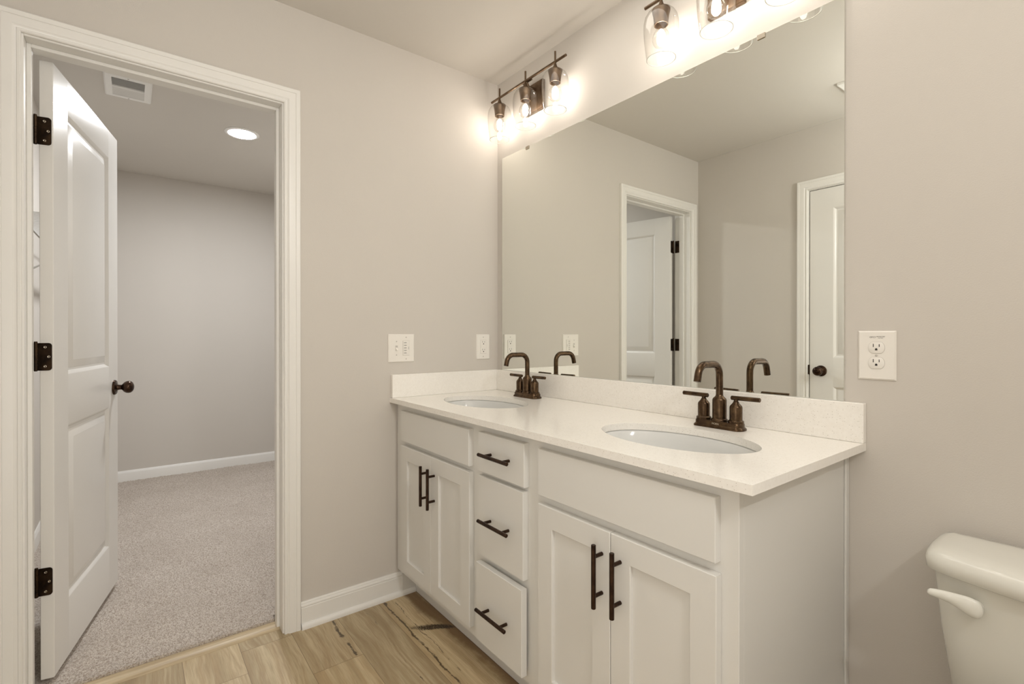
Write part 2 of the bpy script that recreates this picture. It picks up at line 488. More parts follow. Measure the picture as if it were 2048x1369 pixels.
# ---- panelled door leaf: local x from hinge edge, y thickness (0 = visible face, +y outward), z up
DP = [(0, 0), (.003, -.0012), (.011, -.0095), (.014, -.0110), (.022, -.0110), (.024, -.0100), (.046, -.0030), (.049, -.0015), (.051, -.0012)]
def ring(bm, rect, prof, face, sgn):
    x0, x1, z0, z1 = rect
    loops = []
    for ins, dep in prof:
        y = face + sgn * dep
        loops.append([(x0 + ins, y, z0 + ins), (x1 - ins, y, z0 + ins), (x1 - ins, y, z1 - ins), (x0 + ins, y, z1 - ins)])
    vs = [[bm.verts.new(p) for p in l] for l in loops]
    for a, b in zip(vs, vs[1:]):
        for i in range(4):
            j = (i + 1) % 4
            bm.faces.new((a[i], a[j], b[j], b[i]))
    bm.faces.new(vs[-1])
def quad(bm, x0, x1, z0, z1, y):
    bm.faces.new([bm.verts.new(p) for p in ((x0, y, z0), (x1, y, z0), (x1, y, z1), (x0, y, z1))])
def panel_slab(bm, W, Z0, Z1, th, panels, prof, back=True, xo=0.0, bev=.0015):
    """slab x xo..xo+W, faces y=0 (front) and y=-th, with sunk panels given bottom to top"""
    t = bmesh.new()
    b = bev
    for face, sgn in ((0, 1), (-th, -1)):
        if face and not back:
            quad(t, xo + b, xo + W - b, Z0 + b, Z1 - b, face)
            continue
        px0, px1 = panels[0][0], panels[0][1]
        quad(t, xo + b, px0, Z0 + b, Z1 - b, face)
        quad(t, px1, xo + W - b, Z0 + b, Z1 - b, face)
        z = Z0 + b
        for p in panels:
            quad(t, px0, px1, z, p[2], face)
            ring(t, p, prof, face, sgn)
            z = p[3]
        quad(t, px0, px1, z, Z1 - b, face)
    def rl(x, z, y): return [(xo + x, y, Z0 + z), (xo + W - x, y, Z0 + z), (xo + W - x, y, Z1 - z), (xo + x, y, Z1 - z)]
    ls = [[t.verts.new(p) for p in l] for l in (rl(b, b, 0), rl(0, 0, -b), rl(0, 0, -th + b), rl(b, b, -th))]
    for a, c in zip(ls, ls[1:]):
        for i in range(4):
            j = (i + 1) % 4
            t.faces.new((a[i], a[j], c[j], c[i]))
    bmesh.ops.remove_doubles(t, verts=t.verts, dist=1e-5)
    bmesh.ops.recalc_face_normals(t, faces=t.faces)
    merge(bm, t)
def knob_bm(c, axis):
    bm = NEW()
    lathe(bm, [(.033, 0), (.033, .004), (.030, .008), (.019, .010), (.013, .013), (.011, .020), (.011, .027), (.014, .031), (.021, .036),
               (.026, .044), (.0275, .052), (.026, .060), (.020, .067), (.011, .071), (.001, .072)], c, axis, 32)
    return bm
DOORP = [(.122, .579, .243, .847), (.122, .579, 1.020, 1.924)]
rot = math.atan2(math.sin(math.radians(12.2)), -math.cos(math.radians(12.2)))
leaf_bm = NEW()
panel_slab(leaf_bm, .707, .043, 2.042, .035, DOORP, DP)
leaf = obj('door_1', leaf_bm, M['door'], local=True, smooth=25)
leaf.matrix_world = Matrix.Translation((-.1275, -1.6885, 0)) @ Matrix.Rotation(rot, 4, 'Z') @ Matrix.Diagonal((1, -1, 1, 1))
leaf.data.flip_normals()
# bake the mirrored orientation into the mesh so the object itself only turns
leaf.data.transform(Matrix.Diagonal((1, -1, 1, 1)))
leaf.matrix_world = Matrix.Translation((-.1275, -1.6885, 0)) @ Matrix.Rotation(rot, 4, 'Z')
tag(leaf, 'white two-panel door standing open into the closet', 'door', kind='structure')
# after mirroring: visible face at y=0 looks towards -y local, thickness runs to +y local
kb = obj('door_knob', knob_bm((.652, 0, .925), (0, -1, 0)), M['knob'], leaf, True)
kb['label'] = 'dark bronze egg-shaped knob on the face we see'
obj('door_knob', knob_bm((.652, .035, .925), (0, 1, 0)), M['knob'], leaf, True)
def hinge_bm():
    """leaf on the hinge edge (plane x=0, spans y 0..), knuckle behind, leaf on the jamb; local z centred"""
    bm = NEW()
    h, r = .0445, .009
    pts = [(.0395, -h), (.0395, h)]
    # edge leaf: rounded corners at the visible side (y small)
    out = [(.0385, -h)]
    for k2 in range(7):
        a = -PI / 2 - k2 * PI / 12
        out.append((.004 + r + r * math.cos(a), -h + r + r * math.sin(a)))
    for k2 in range(7):
        a = PI - k2 * PI / 12
        out.append((.004 + r + r * math.cos(a), h - r + r * math.sin(a)))
    out.append((.0385, h))
    loft(bm, [[(-.0022, y, z) for y, z in out], [(.0002, y, z) for y, z in out]])
    for k2 in range(5):
        z0 = -h + k2 * 2 * h / 5
        cyl(bm, (-.004, .043, z0 + .0004), (-.004, .043, z0 + 2 * h / 5 - .0004), .0062, 14)
    cyl(bm, (-.004, .043, -h - .002), (-.004, .043, h + .005), .0045, 12, .001)
    return bm
def screws_bm():
    bm = NEW()
    for y, z in ((.021, .031), (.012, 0), (.021, -.031)):
        lathe(bm, [(.0042, 0), (.0042, .0006), (.003, .0009), (.0012, .0002)], (-.0022, y, z), (-1, 0, 0), 14)
    return bm
for zc in (1.8155, 1.0870, .3590):
    hg = obj('hinge', hinge_bm(), M['hinge'], leaf, True, loc=(0, 0, zc))
    obj('hinge_screws', screws_bm(), M['chrome'], hg, True)
# jamb leaves of the three hinges
for zc in (1.8155, 1.0870, .3590):
    bm = NEW()
    box(bm, -.0395, 0, -.001, .0012, -.0445, .0445, .0008)
    hg = obj('hinge_plate', bm, M['hinge'], leaf, True, loc=(0, 0, 0))
    hg.matrix_parent_inverse = leaf.matrix_world.inverted()
    hg.location = (-.0835, DY0, zc)

# ---- closed door in the opposite wall
d2 = obj('door_2', NEW(), M['door'])
bm = NEW()
panel_slab(bm, .711, .012, 2.046, .035, [(.128, .583, .243, .850), (.128, .583, 1.022, 1.924)], DP)
d2.data = finish('door_2', bm, M['door'], 25)
d2.location = (.759, RY - .002, 0)
d2.rotation_euler = (0, 0, 0)
tag(d2, 'closed white two-panel door with dark knob, seen in the mirror', 'door', kind='structure')
obj('door_knob', knob_bm((.063, 0, .941), (0, 1, 0)), M['knob'], d2, True)
bm = NEW(); box(bm, -.0105, -.0005, -.004, .0022, .915, .975, .001)
obj('strike_plate', bm, M['hinge'], d2, True)

# ---- baseboards
BASE = [(0, 0), (.026, 0), (.026, .008), (.0245, .014), (.0205, .019), (.0155, .0215), (.0135, .0215), (.0135, .080), (.0115, .0815), (.0115, .084), (.0135, .0865), (.0125, .091), (.009, .0935), (.008, .099), (.005, .102), (0, .102)]
BASE0 = [(0, 0), (.013, 0), (.013, .083), (.0115, .088), (.009, .091), (.008, .096), (.005, .100), (0, .100)]
bm = NEW()
loft(bm, [[(t, DY1 + .065, z) for t, z in BASE], [(t, -.473, z) for t, z in BASE]])
struct('baseboard_left', bm, M['trim'], 'white baseboard with shoe moulding between closet doorway and vanity', 'baseboard', 30)
bm = NEW()
loft(bm, [[(1.58, -t, z) for t, z in BASE], [(RX, -t, z) for t, z in BASE]])
struct('baseboard_back', bm, M['trim'], 'white baseboard behind the toilet', 'baseboard', 30)
bm = NEW()
loft(bm, [[(.0, RY + t, z) for t, z in BASE], [(OX0 - .065, RY + t, z) for t, z in BASE]])
loft(bm, [[(OX1 + .065, RY + t, z) for t, z in BASE], [(RX, RY + t, z) for t, z in BASE]])
struct('baseboard_front', bm, M['trim'], 'white baseboard along the wall opposite the mirror', 'baseboard', 30)
bm = NEW()
loft(bm, [[(CX + t, CY0, z) for t, z in BASE0], [(CX + t, CY1, z) for t, z in BASE0]])
struct('baseboard_closet_back', bm, M['trim'], 'white baseboard on the far closet wall', 'baseboard', 30)
bm = NEW()
loft(bm, [[(CX + .013, CY0 + t, z) for t, z in BASE0], [(-WT, CY0 + t, z) for t, z in BASE0]])
struct('baseboard_closet_left', bm, M['trim'], 'white baseboard behind the open closet door', 'baseboard', 30)

# ---------------------------------------------------------------- vanity cabinet
FY = -.5532            # face frame front
TH = .0205             # doors and drawer fronts
vc = thing('vanity_cabinet', 'white two-sink vanity cabinet with shaker doors and three drawers', 'cabinet', (.78, -.277, 0))
bm = NEW()
CL, CR, CZ = .006, 1.5624, .860
box(bm, CL, CR, FY, FY + .019, .119, CZ, .001)                 # face frame
box(bm, CR - .012, CR, FY + .018, -.004, .119, CZ, .0008)      # right side
box(bm, CR - .012, CR, -.472, -.004, .001, .1195)
box(bm, CL, CL + .012, FY + .018, -.004, .001, CZ)             # left side
box(bm, CL + .012, CR - .012, FY + .018, -.02, .119, .135)     # bottom
box(bm, CL + .012, CR - .012, -.016, -.004, .119, CZ)          # back
obj('carcass', bm, M['cabinet'], vc)
bm = NEW(); box(bm, .0215, CR - .012, -.4725, -.457, .001, .119)
obj('toe_kick', bm, M['cabinet'], vc)
bm = NEW(); box(bm, CR, CR + .006, -.022, -.001, .103, CZ, .002)
obj('scribe_strip', bm, M['cabinet'], vc)

def pull_bm(horizontal):
    """bar pull, 155 mm long, posts 96 mm apart, stands out along -y; origin on the front face"""
    bm = NEW()
    L, r, s, p = .0775, .0058, .048, .030
    ax = (lambda t: (t, -p, 0)) if horizontal else (lambda t: (0, -p, t))
    px = (lambda t, y: (t, y, 0)) if horizontal else (lambda t, y: (0, y, t))
    cyl(bm, ax(-L), ax(L), r, 18, .0008)
    for t in (-s, s):
        cyl(bm, px(t, .0005), px(t, -p), .0048, 14)
    return bm
pull_h = finish('bar_pull_h', pull_bm(True), M['pull'])
pull_v = finish('bar_pull_v', pull_bm(False), M['pull'])
def pull(parent, me, x, z, y):
    o = bpy.data.objects.new('handle', me)
    sc.collection.objects.link(o)
    o.parent = parent
    o.location = Vector((x, y, z)) - wloc(parent)
    return o
SH = [(0, 0), (.0015, -.0015), (.0018, -.0095)]
def shaker(x0, x1, z0, z1, hx):
    bm = NEW()
    w = .0575
    panel_slab(bm, x1 - x0, z0, z1, TH, [(x0 + w, x1 - w, z0 + .052, z1 - w)], SH, False, x0, .0015)
    for v in bm.verts:
        v.co.y = FY - TH - v.co.y
    bmesh.ops.reverse_faces(bm, faces=bm.faces)
    bmesh.ops.recalc_face_normals(bm, faces=bm.faces)
    d = obj('door', bm, M['cabinet'], vc, smooth=25)
    pull(d, pull_v, hx, .5715, FY - TH)
    return d
def slab(name, x0, x1, z0, z1, out=0.0, hz=None, bev=.005):
    bm = NEW()
    t = bmesh.new()
    yb, yf = FY - .0002 - out, FY - TH - out
    # slab with an eased front edge
    L = lambda i, y: [(x0 + i, y, z0 + i), (x1 - i, y, z0 + i), (x1 - i, y, z1 - i), (x0 + i, y, z1 - i)]
    loft(bm, [L(0, yb), L(0, yf + .002), L(.0012, yf)])
    t.free()
    d = obj(name, bm, M['cabinet'], vc, smooth=25)
    if hz is not None:
        pull(d, pull_h, (x0 + x1) / 2, hz, yf)
    return d
slab('false_drawer_front', .084, .6215, .7065, .834)
slab('false_drawer_front', .986, 1.5240, .7030, .834)
shaker(.084, .3505, .153, .6865, .323)
shaker(.3525, .6255, .153, .6865, .380)
shaker(.986, 1.2530, .148, .6790, 1.2275)
shaker(1.2550, 1.5265, .148, .6790, 1.2850)
slab('drawer', .682, .923, .7055, .8360, 0, .7715)
slab('drawer', .682, .9185, .4290, .6915, 0, .5570)
d3 = slab('drawer', .682, .9230, .1480, .4060, .0095, .2740)
d3['label'] = 'bottom drawer left slightly open'

# ---------------------------------------------------------------- countertop with two oval cut-outs
CD, CWD, Z0, Z1 = .5876, 1.6052, .861, .8811
SINKS = ((.3515, -.322), (1.2575, -.319))
SA, SB = .226, .1455
def top_with_holes():
    bm = NEW()
    N = 64
    def plate(z, flip):
        t = bmesh.new()
        xs = [0, .80, CWD]
        for (cx, cy), xa, xb in ((SINKS[0], 0, .80), (SINKS[1], .80, CWD)):
            el, ou = [], []
            for i in range(N):
                a = 2 * PI * i / N
                el.append(t.verts.new((cx + SA * math.cos(a), cy + SB * math.sin(a), z)))
                dx, dy = math.cos(a), math.sin(a)
                s = min([(xb - cx) / dx if dx > 1e-9 else 1e9, (xa - cx) / dx if dx < -1e-9 else 1e9,
                         (-.0005 - cy) / dy if dy > 1e-9 else 1e9, (-CD - cy) / dy if dy < -1e-9 else 1e9])
                ou.append([cx + dx * s, cy + dy * s])
            for cxn in ((xa, -CD), (xb, -CD), (xa, -.0005), (xb, -.0005)):
                i = min(range(N), key=lambda q: (ou[q][0] - cxn[0]) ** 2 + (ou[q][1] - cxn[1]) ** 2)
                ou[i] = list(cxn)
            ov = [t.verts.new((x, y, z)) for x, y in ou]
            for i in range(N):
                j = (i + 1) % N
                t.faces.new((el[i], el[j], ov[j], ov[i]))
        bmesh.ops.recalc_face_normals(t, faces=t.faces)
        for f in t.faces:
            if (f.normal.z < 0) != flip:
                f.normal_flip()
        merge(bm, t)
    plate(Z1, False)
    plate(Z0, True)
    for cx, cy in SINKS:
        e = lambda z: [(cx + SA * math.cos(2 * PI * i / N), cy + SB * math.sin(2 * PI * i / N), z) for i in range(N)]
        loft(bm, [e(Z0), e(Z1)], False, False)
    c = .0015
    per = [(0, -.0005), (0, -CD), (CWD, -CD), (CWD, -.0005)]
    loft(bm, [[(x, y, Z0) for x, y in per], [(x, y, Z1) for x, y in per]], False, False)
    return bm
ct = obj('countertop', top_with_holes(), M['quartz'], smooth=30, loc=(.8, -.29, Z0))
tag(ct, 'speckled off-white quartz countertop with two oval cut-outs', 'countertop')
bm = NEW(); box(bm, .0205, CWD, -.020, -.0005, Z1 + .0002, .9828, .0012)
tag(obj('backsplash', bm, M['quartz'], loc=(.8, -.01, Z1 + .0002)), 'speckled quartz backsplash strip standing under the mirror', 'backsplash')
bm = NEW(); box(bm, .0005, .020, -.5832, -.0005, Z1 + .0002, .9828, .0012)
tag(obj('side_splash', bm, M['quartz'], loc=(.01, -.29, Z1 + .0002)), 'short speckled quartz splash strip against the closet wall below the switch', 'side splash')

def sink(x, y, label):
    s = None
    bm = NEW()
    N = 64
    pr = [(1.06, 0), (1.015, -.0005), (.995, -.006), (.965, -.030), (.90, -.075), (.78, -.112), (.58, -.135), (.34, -.146), (.115, -.150)]
    lp = [[(SA * r * math.cos(2 * PI * i / N), SB * (r if r > .4 else r * (1 + (.4 - r) * 1.1)) * math.sin(2 * PI * i / N), h) for i in range(N)] for r, h in pr]
    under = [[(SA * (r + .03) * math.cos(2 * PI * i / N), SB * (r + .03) * math.sin(2 * PI * i / N), h - .008) for i in range(N)] for r, h in pr[::-1]]
    loft(bm, lp + under, False, False)
    s = obj('sink_basin', bm, M['sink'], local=True, smooth=60)
    s.location = (x, y, Z0 - .0006)
    tag(s, label, 'sink', 'undermount sinks in the countertop')
    bm = NEW()
    lathe(bm, [(.024, -.153), (.024, -.1485), (.021, -.147), (.017, -.149), (.013, -.1475), (.001, -.1465)], (0, 0, 0), (0, 0, 1), 28)
    d = obj('drain', bm, M['faucet'], s, True)
    return s
s1 = sink(*SINKS[0], 'white oval undermount sink in the corner by the closet wall')
s2 = copy_tree(s1)
s2.location = (*SINKS[1], Z0 - .0006)
s2['label'] = 'white oval undermount sink nearer the toilet'

# ---------------------------------------------------------------- faucets
def faucet(x, y, label):
    f = thing('faucet', label, 'faucet', (x, y, Z1), 0, 'bronze faucets behind the sinks')
    def stad(L, Wd, z, n=12):
        pts = []
        r = Wd
        for cxs, a0 in ((L - r * .55, -PI / 2), (-(L - r * .55), PI / 2)):
            for i in range(n + 1):
                a = a0 + PI * i / n
                pts.append((cxs + r * .55 * math.cos(a), r * math.sin(a), z))
        return pts
    bm = NEW()
    loft(bm, [stad(.0775, .0275, 0), stad(.0775, .0275, .004), stad(.0745, .0255, .0075), stad(.0725, .0240, .009), stad(.0720, .0235, .018), stad(.0700, .0220, .021)])
    obj('base_plate', bm, M['faucet'], f, True)
    bm = NEW()
    lathe(bm, [(.0235, .0205), (.0235, .024), (.0215, .027), (.0200, .028), (.0200, .083), (.0185, .087), (.0115, .094), (.0105, .098)], (0, 0, 0), n=32)
    # gooseneck: up, round bend, level run, round bend, angled outlet
    pts = [(0, 0, .088), (0, 0, .120), (0, 0, .150)]
    R, top = .034, .190
    for i in range(1, 9):
        a = PI / 2 * i / 8
        pts.append((0, -R + R * math.cos(a), top - R + R * math.sin(a)))
    y1 = -.080
    pts.append((0, -.055, top))
    R2 = .034
    for i in range(0, 9):
        a = math.radians(76) * i / 8
        pts.append((0, y1 - R2 * math.sin(a), top - R2 + R2 * math.cos(a)))
    d = Vector((0, -math.cos(math.radians(76)), -math.sin(math.radians(76))))
    e = Vector(pts[-1])
    pts.append(tuple(e + d * .022))
    tube(bm, pts, .0103, 22)
    obj('spout', bm, M['faucet'], f, True, smooth=50)
    for s in (-1, 1):
        bm = NEW()
        lathe(bm, [(.0215, .0205), (.0215, .0265), (.0190, .0285), (.0175, .0295), (.0175, .066), (.0162, .070), (.0085, .079), (.0078, .082), (.0062, .083), (.0062, .089)], (s * .0508, 0, 0), n=28)
        h = obj('handle', bm, M['faucet'], f, True)
        bm = NEW()
        cyl(bm, (s * .0508 - s * .014, 0, .0925), (s * .0508 + s * .070, -.001, .0935), .0064, 18, .0012)
        obj('lever', bm, M['faucet'], h, True)
    bm = NEW()
    cyl(bm, (0, .021, .020), (0, .021, .045), .0022, 10)
    lathe(bm, [(.001, .044), (.0045, .046), (.0048, .049), (.003, .0525), (.001, .053)], (0, .021, 0), n=14)
    obj('lift_rod', bm, M['faucet'], f, True)
    return f
f1 = faucet(.3545, -.094, 'bronze gooseneck faucet in the corner by the closet wall')
f2 = copy_tree(f1)
f2.location = (1.2635, -.0985, Z1)
f2['label'] = 'bronze gooseneck faucet nearer the toilet'

def text_mesh(body, size, mat, parent, loc, rot, name='lettering', depth=.0002):
    cu = bpy.data.curves.new('t', 'FONT')
    cu.body = body
    cu.size = size
    cu.align_x = 'CENTER'
    cu.extrude = depth
    o = bpy.data.objects.new('t', cu)
    sc.collection.objects.link(o)
    bpy.context.view_layer.update()
    me = bpy.data.meshes.new_from_object(o.evaluated_get(bpy.context.evaluated_depsgraph_get()))
    bpy.data.objects.remove(o)
    me.materials.clear()
    me.materials.append(mat)
    r = bpy.data.objects.new(name, me)
    sc.collection.objects.link(r)
    r.parent = parent
    r.location = loc
    r.rotation_euler = rot
    return r
M['etch'] = paint('pale_etching', (.55, .47, .36, 1), .5)
text_mesh('MOEN', .0075, M['etch'], f2, (0, -.0237, .0110), (PI / 2, 0, 0))

# ---------------------------------------------------------------- mirror
mr = obj('mirror', NEW(), M['mirror'])
bm = NEW(); box(bm, .0495, 1.5573, -.0075, -.0015, .9833, 2.0475)
mr.data = finish('mirror', bm, M['mirror'], 0)
tag(mr, 'large frameless wall mirror above the vanity', 'mirror')
for x in (.251, 1.342):
    bm = NEW()
    box(bm, x - .012, x + .012, -.0105, -.0078, 2.035, 2.0495, .001)
    box(bm, x - .012, x + .012, -.0105, -.0005, 2.0478, 2.0500, .0008)
    obj('mirror_clip', bm, M['chrome'], mr)

# ---------------------------------------------------------------- vanity lights
def vanity_light(loc, label):
    v = thing('vanity_light', label, 'light fixture', loc, 0, 'three-bulb light bars above the mirror')
    # origin on the wall, under the middle of the bar, z = height of the bar
    bd = -.068
    bm = NEW()
    box(bm, -.060, .060, -.018, -.0005, -.125, .006, .002)
    obj('back_plate', bm, M['fixture'], v, True)
    bm = NEW()
    cyl(bm, (0, -.017, -.022), (0, -.052, -.022), .0075, 14)
    tube(bm, [(0, -.050, -.026), (0, -.054, -.012), (0, bd, .0)], .0055, 12)
    cyl(bm, (-.030, bd + .012, .0), (.030, bd + .012, .0), .004, 12)
    obj('arm', bm, M['fixture'], v, True)
    bm = NEW()
    cyl(bm, (-.2655, bd, 0), (.2655, bd, 0), .0055, 16, .001)
    obj('crossbar', bm, M['fixture'], v, True)
    for x in (-.199, 0, .199):
        c = (x, bd, 0)
        bm = NEW()
        cyl(bm, (x, bd, .045), (x, bd, -.012), .0042, 14, .0008)
        lathe(bm, [(.0052, -.008), (.0065, -.014), (.0100, -.022), (.0145, -.031), (.0165, -.036)], c, n=24)
        obj('stem', bm, M['fixture'], v, True)
        bm = NEW()
        lathe(bm, [(.0290, -.0365), (.0305, -.0385), (.0290, -.046), (.0255, -.062), (.0235, -.080), (.0230, -.090), (.0205, -.090), (.0195, -.075), (.0195, -.060)], c, n=32, cap1=True)
        obj('socket_cup', bm, M['fixture'], v, True, smooth=50)
        # open-bottomed glass shade, a single thin skin with a rounded lip
        bm = NEW()
        lathe(bm, [(.0170, -.0362), (.026, -.0375), (.036, -.042), (.0455, -.051), (.0530, -.064), (.0570, -.082), (.0578, -.100), (.0570, -.122),
                   (.0545, -.152), (.0510, -.180), (.0475, -.2040)], c, n=48, cap0=False, cap1=False)
        lathe(bm, [(.0482, -.2035), (.0484, -.2048), (.0474, -.2056), (.0462, -.2048), (.0464, -.2035)], c, n=48, cap0=False, cap1=False)
        bm.faces.ensure_lookup_table()
        for f in bm.faces[-48 * 4:]:
            f.material_index = 1
        obj('glass_shade', bm, [M['glass'], M['rim']], v, True, smooth=60)
        bm = NEW()
        lathe(bm, [(.013, -.082), (.013, -.096), (.0145, -.100), (.0195, -.110), (.0255, -.120), (.0290, -.131), (.0295, -.139), (.0270, -.150), (.0210, -.159), (.0120, -.1645), (.0005, -.166)], c, n=32, cap0=False)
        bl = obj('bulb', bm, M['bulb_glass'], v, True, smooth=60)
        bm = NEW()
        lathe(bm, [(.003, -.104), (.0065, -.108), (.0110, -.115), (.0128, -.124), (.0128, -.133), (.0100, -.140), (.0050, -.144), (.0005, -.145)], c, n=16)
        obj('filament', bm, M['filament'], bl, True, smooth=60)
    return v
v1 = vanity_light((.3095, 0, 2.3135), 'three-bulb bronze light bar with glass shades in the corner by the closet wall')
v2 = copy_tree(v1)
v2.location = (1.2345, 0, 2.2955)
v2['label'] = 'three-bulb bronze light bar with glass shades cut off by the top of the photo'

# ---------------------------------------------------------------- switch and outlets
def plate_bm(w, h, t=.0055):
    bm = NEW()
    L = lambda i, z: [(-w / 2 + i, -h / 2 + i, z), (w / 2 - i, -h / 2 + i, z), (w / 2 - i, h / 2 - i, z), (-w / 2 + i, h / 2 - i, z)]
    loft(bm, [L(0, 0), L(0, .002), L(.0035, t)])
    return bm
# plates are modelled facing +z local, x to the right, y up, then stood up on the wall
RW = (PI / 2, 0, PI / 2)      # faces +x  (left wall): local x -> +y world, local y -> up
RB = (PI / 2, 0, 0)           # faces -y  (mirror wall)
def screw(parent, x, y, z=.0055):
    bm = NEW()
    lathe(bm, [(.0030, 0), (.0030, .0006), (.0022, .0010)], (x, y, z), n=14)
    box(bm, x - .0024, x + .0024, y - .0004, y + .0004, z + .0008, z + .0012)
    obj('plate_screw', bm, M['screw'], parent, True)
def flat(parent, name, mat, rects, z):
    bm = NEW()
    for x0, x1, y0, y1 in rects:
        box(bm, x0, x1, y0, y1, z - .0006, z + .0003)
    return obj(name, bm, mat, parent, True, smooth=0)
sw = obj('light_switch', plate_bm(.125, .125), M['plastic'], local=True)
sw.location = (.0003, -.5335, 1.0995); sw.rotation_euler = RW
tag(sw, 'white two-gang wall plate with a toggle switch and a timer', 'light switch')
flat(sw, 'toggle_slot', M['screw'], [(-.0295, -.0185, -.012, .012)], .0055)
bm = NEW(); loft(bm, [[(-.028, -.010, .005), (-.020, -.010, .005), (-.020, .004, .005), (-.028, .004, .005)], [(-.0275, -.0125, .013), (-.0205, -.0125, .013), (-.0205, -.008, .0145), (-.0275, -.008, .0145)]])
obj('toggle', bm, M['plastic'], sw, True)
flat(sw, 'timer_gap', M['screw'], [(.0055, .0385, -.0335, .0335)], .0054)
bm = NEW(); box(bm, .0065, .0375, -.0325, .0325, .004, .0075, .0008)
tm = obj('timer', bm, M['plastic'], sw, True)
rows = [.024, .0125, .001, -.0105, -.022]
for r in rows:
    bm = NEW(); box(bm, .008, .0365, r - .0050, r + .0050, .007, .0082, .0004)
    bt = obj('button', bm, M['plastic'], tm, True)
    flat(bt, 'printing', M['mark'], [(.0105, .0135, r - .0014, r + .0014), (.0150, .0170, r - .0014, r + .0014), (.0178, .0198, r - .0014, r + .0014), (.0206, .0226, r - .0014, r + .0014)], .0084)
flat(tm, 'indicator', M['mark'], [(.0325, .0335, -.006, .006)], .0084)
for x, ys in ((-.024, (-.030, .030)), (.022, (-.0485, .0485))):
    for y in ys: screw(sw, x, y)

def face_slots(parent, cx, cy, z):
    flat(parent, 'slots', M['slot'], [(cx - .0070, cx - .0054, cy + .0005, cy + .0088), (cx + .0054, cx + .0070, cy + .0012, cy + .0080)], z)
    bm = NEW()
    pts = [(cx + .0026 * math.cos(PI * i / 10), cy - .0052 + .0028 * math.sin(PI * i / 10)) for i in range(11)]
    pts = [(cx - .0026, cy - .0078), (cx + .0026, cy - .0078)] + pts
    loft(bm, [[(x, y, z - .0006) for x, y in pts], [(x, y, z + .0003) for x, y in pts]])
    obj('ground_hole', bm, M['slot'], parent, True, smooth=0)
gf = obj('wall_outlet', plate_bm(.0790, .125), M['plastic'], local=True)
gf.location = (.0003, -.0925, 1.0995); gf.rotation_euler = RW
tag(gf, 'white rectangular-faced outlet on the closet wall beside the mirror corner', 'outlet')
flat(gf, 'receptacle_gap', M['screw'], [(-.0178, .0178, -.0345, .0345)], .0054)
bm = NEW(); box(bm, -.0168, .0168, -.0335, .0335, .004, .0075, .0008)
rc = obj('receptacle', bm, M['plastic'], gf, True)
face_slots(rc, 0, .0200, .0076); face_slots(rc, 0, -.0185, .0076)
bm = NEW()
box(bm, -.0150, -.0015, -.0030, .0030, .007, .0084, .0004); box(bm, .0015, .0150, -.0030, .0030, .007, .0084, .0004)
obj('test_button', bm, M['plastic'], rc, True)
for y in (-.0485, .0485): screw(gf, 0, y)

ou = obj('wall_outlet', plate_bm(.0800, .1235), M['plastic'], local=True)
ou.location = (1.6285, -.0003, 1.1055); ou.rotation_euler = RB
tag(ou, 'white duplex outlet with two round faces on the wall right of the mirror', 'outlet')
for cy in (.0195, -.0190):
    def rp(i, z):
        pts = []
        for a in range(0, 360, 10):
            x = (.0172 - i) * math.cos(math.radians(a)); y = (.0172 - i) * math.sin(math.radians(a))
            pts.append((x, cy + max(-.0142 + i, min(.0142 - i, y)), z))
        return pts
    bm = NEW(); loft(bm, [rp(-.0007, .0050), rp(-.0007, .0056)])
    g = obj('receptacle_gap', bm, M['screw'], ou, True)
    bm = NEW(); loft(bm, [rp(0, .0050), rp(0, .0070), rp(.0008, .0075)])
    r2 = obj('receptacle', bm, M['plastic'], ou, True)
    face_slots(r2, 0, cy + .0010, .0076)
screw(ou, 0, 0)
text_mesh('GFCI', .0058, M['mark'], ou, (-.0085, .0440, .0056), (0, 0, 0))
text_mesh('PROTECTED', .0032, M['mark'], ou, (.0085, .0462, .0056), (0, 0, 0))
text_mesh('OUTLET', .0030, M['mark'], ou, (.0085, .0426, .0056), (0, 0, 0))

# ---------------------------------------------------------------- toilet
TX = 2.010
to = thing('toilet', 'white two-piece toilet with a side flush lever, right of the vanity', 'toilet', (TX, -.40, 0))
def chaikin(p, it):
    for _ in range(it):
        q = []
        for a, b in zip(p, p[1:] + p[:1]):
            q.append((a[0] * .75 + b[0] * .25, a[1] * .75 + b[1] * .25))
            q.append((a[0] * .25 + b[0] * .75, a[1] * .25 + b[1] * .75))
        p = q
    return p
def tank_loop(hw, yb, yc, ym, z, c=.030):
    """half width, back y, front y at the corners, front y in the middle"""
    p = [(-hw + c * .5, yb), (hw - c * .5, yb), (hw, yb - c * .5), (hw, yc + c * .8), (hw - c * .8, yc - .002)]
    n = 8
    for i in range(1, n):
        u = 1 - 2 * i / n
        p.append(((hw - c) * u, yc + (ym - yc) * (1 - u * u)))
    p += [(-hw + c * .8, yc - .002), (-hw, yc + c * .8), (-hw, yb - c * .5)]
    return [(TX + x, y, z) for x, y in chaikin(p, 3)]
bm = NEW()
loft(bm, [tank_loop(.205, -.035, -.150, -.172, .375), tank_loop(.212, -.032, -.158, -.182, .385), tank_loop(.232, -.027, -.176, -.206, .56), tank_loop(.241, -.025, -.184, -.216, .676)])
obj('tank', bm, M['porcelain'], to, smooth=60)
bm = NEW()
loft(bm, [tank_loop(.247, -.022, -.190, -.224, .674), tank_loop(.2525, -.019, -.196, -.231, .678), tank_loop(.2530, -.018, -.197, -.232, .696),
          tank_loop(.2505, -.020, -.194, -.229, .706), tank_loop(.244, -.025, -.187, -.221, .7135), tank_loop(.232, -.035, -.175, -.208, .7175), tank_loop(.205, -.055, -.150, -.180, .7195)])
obj('tank_lid', bm, M['porcelain'], to, smooth=70)
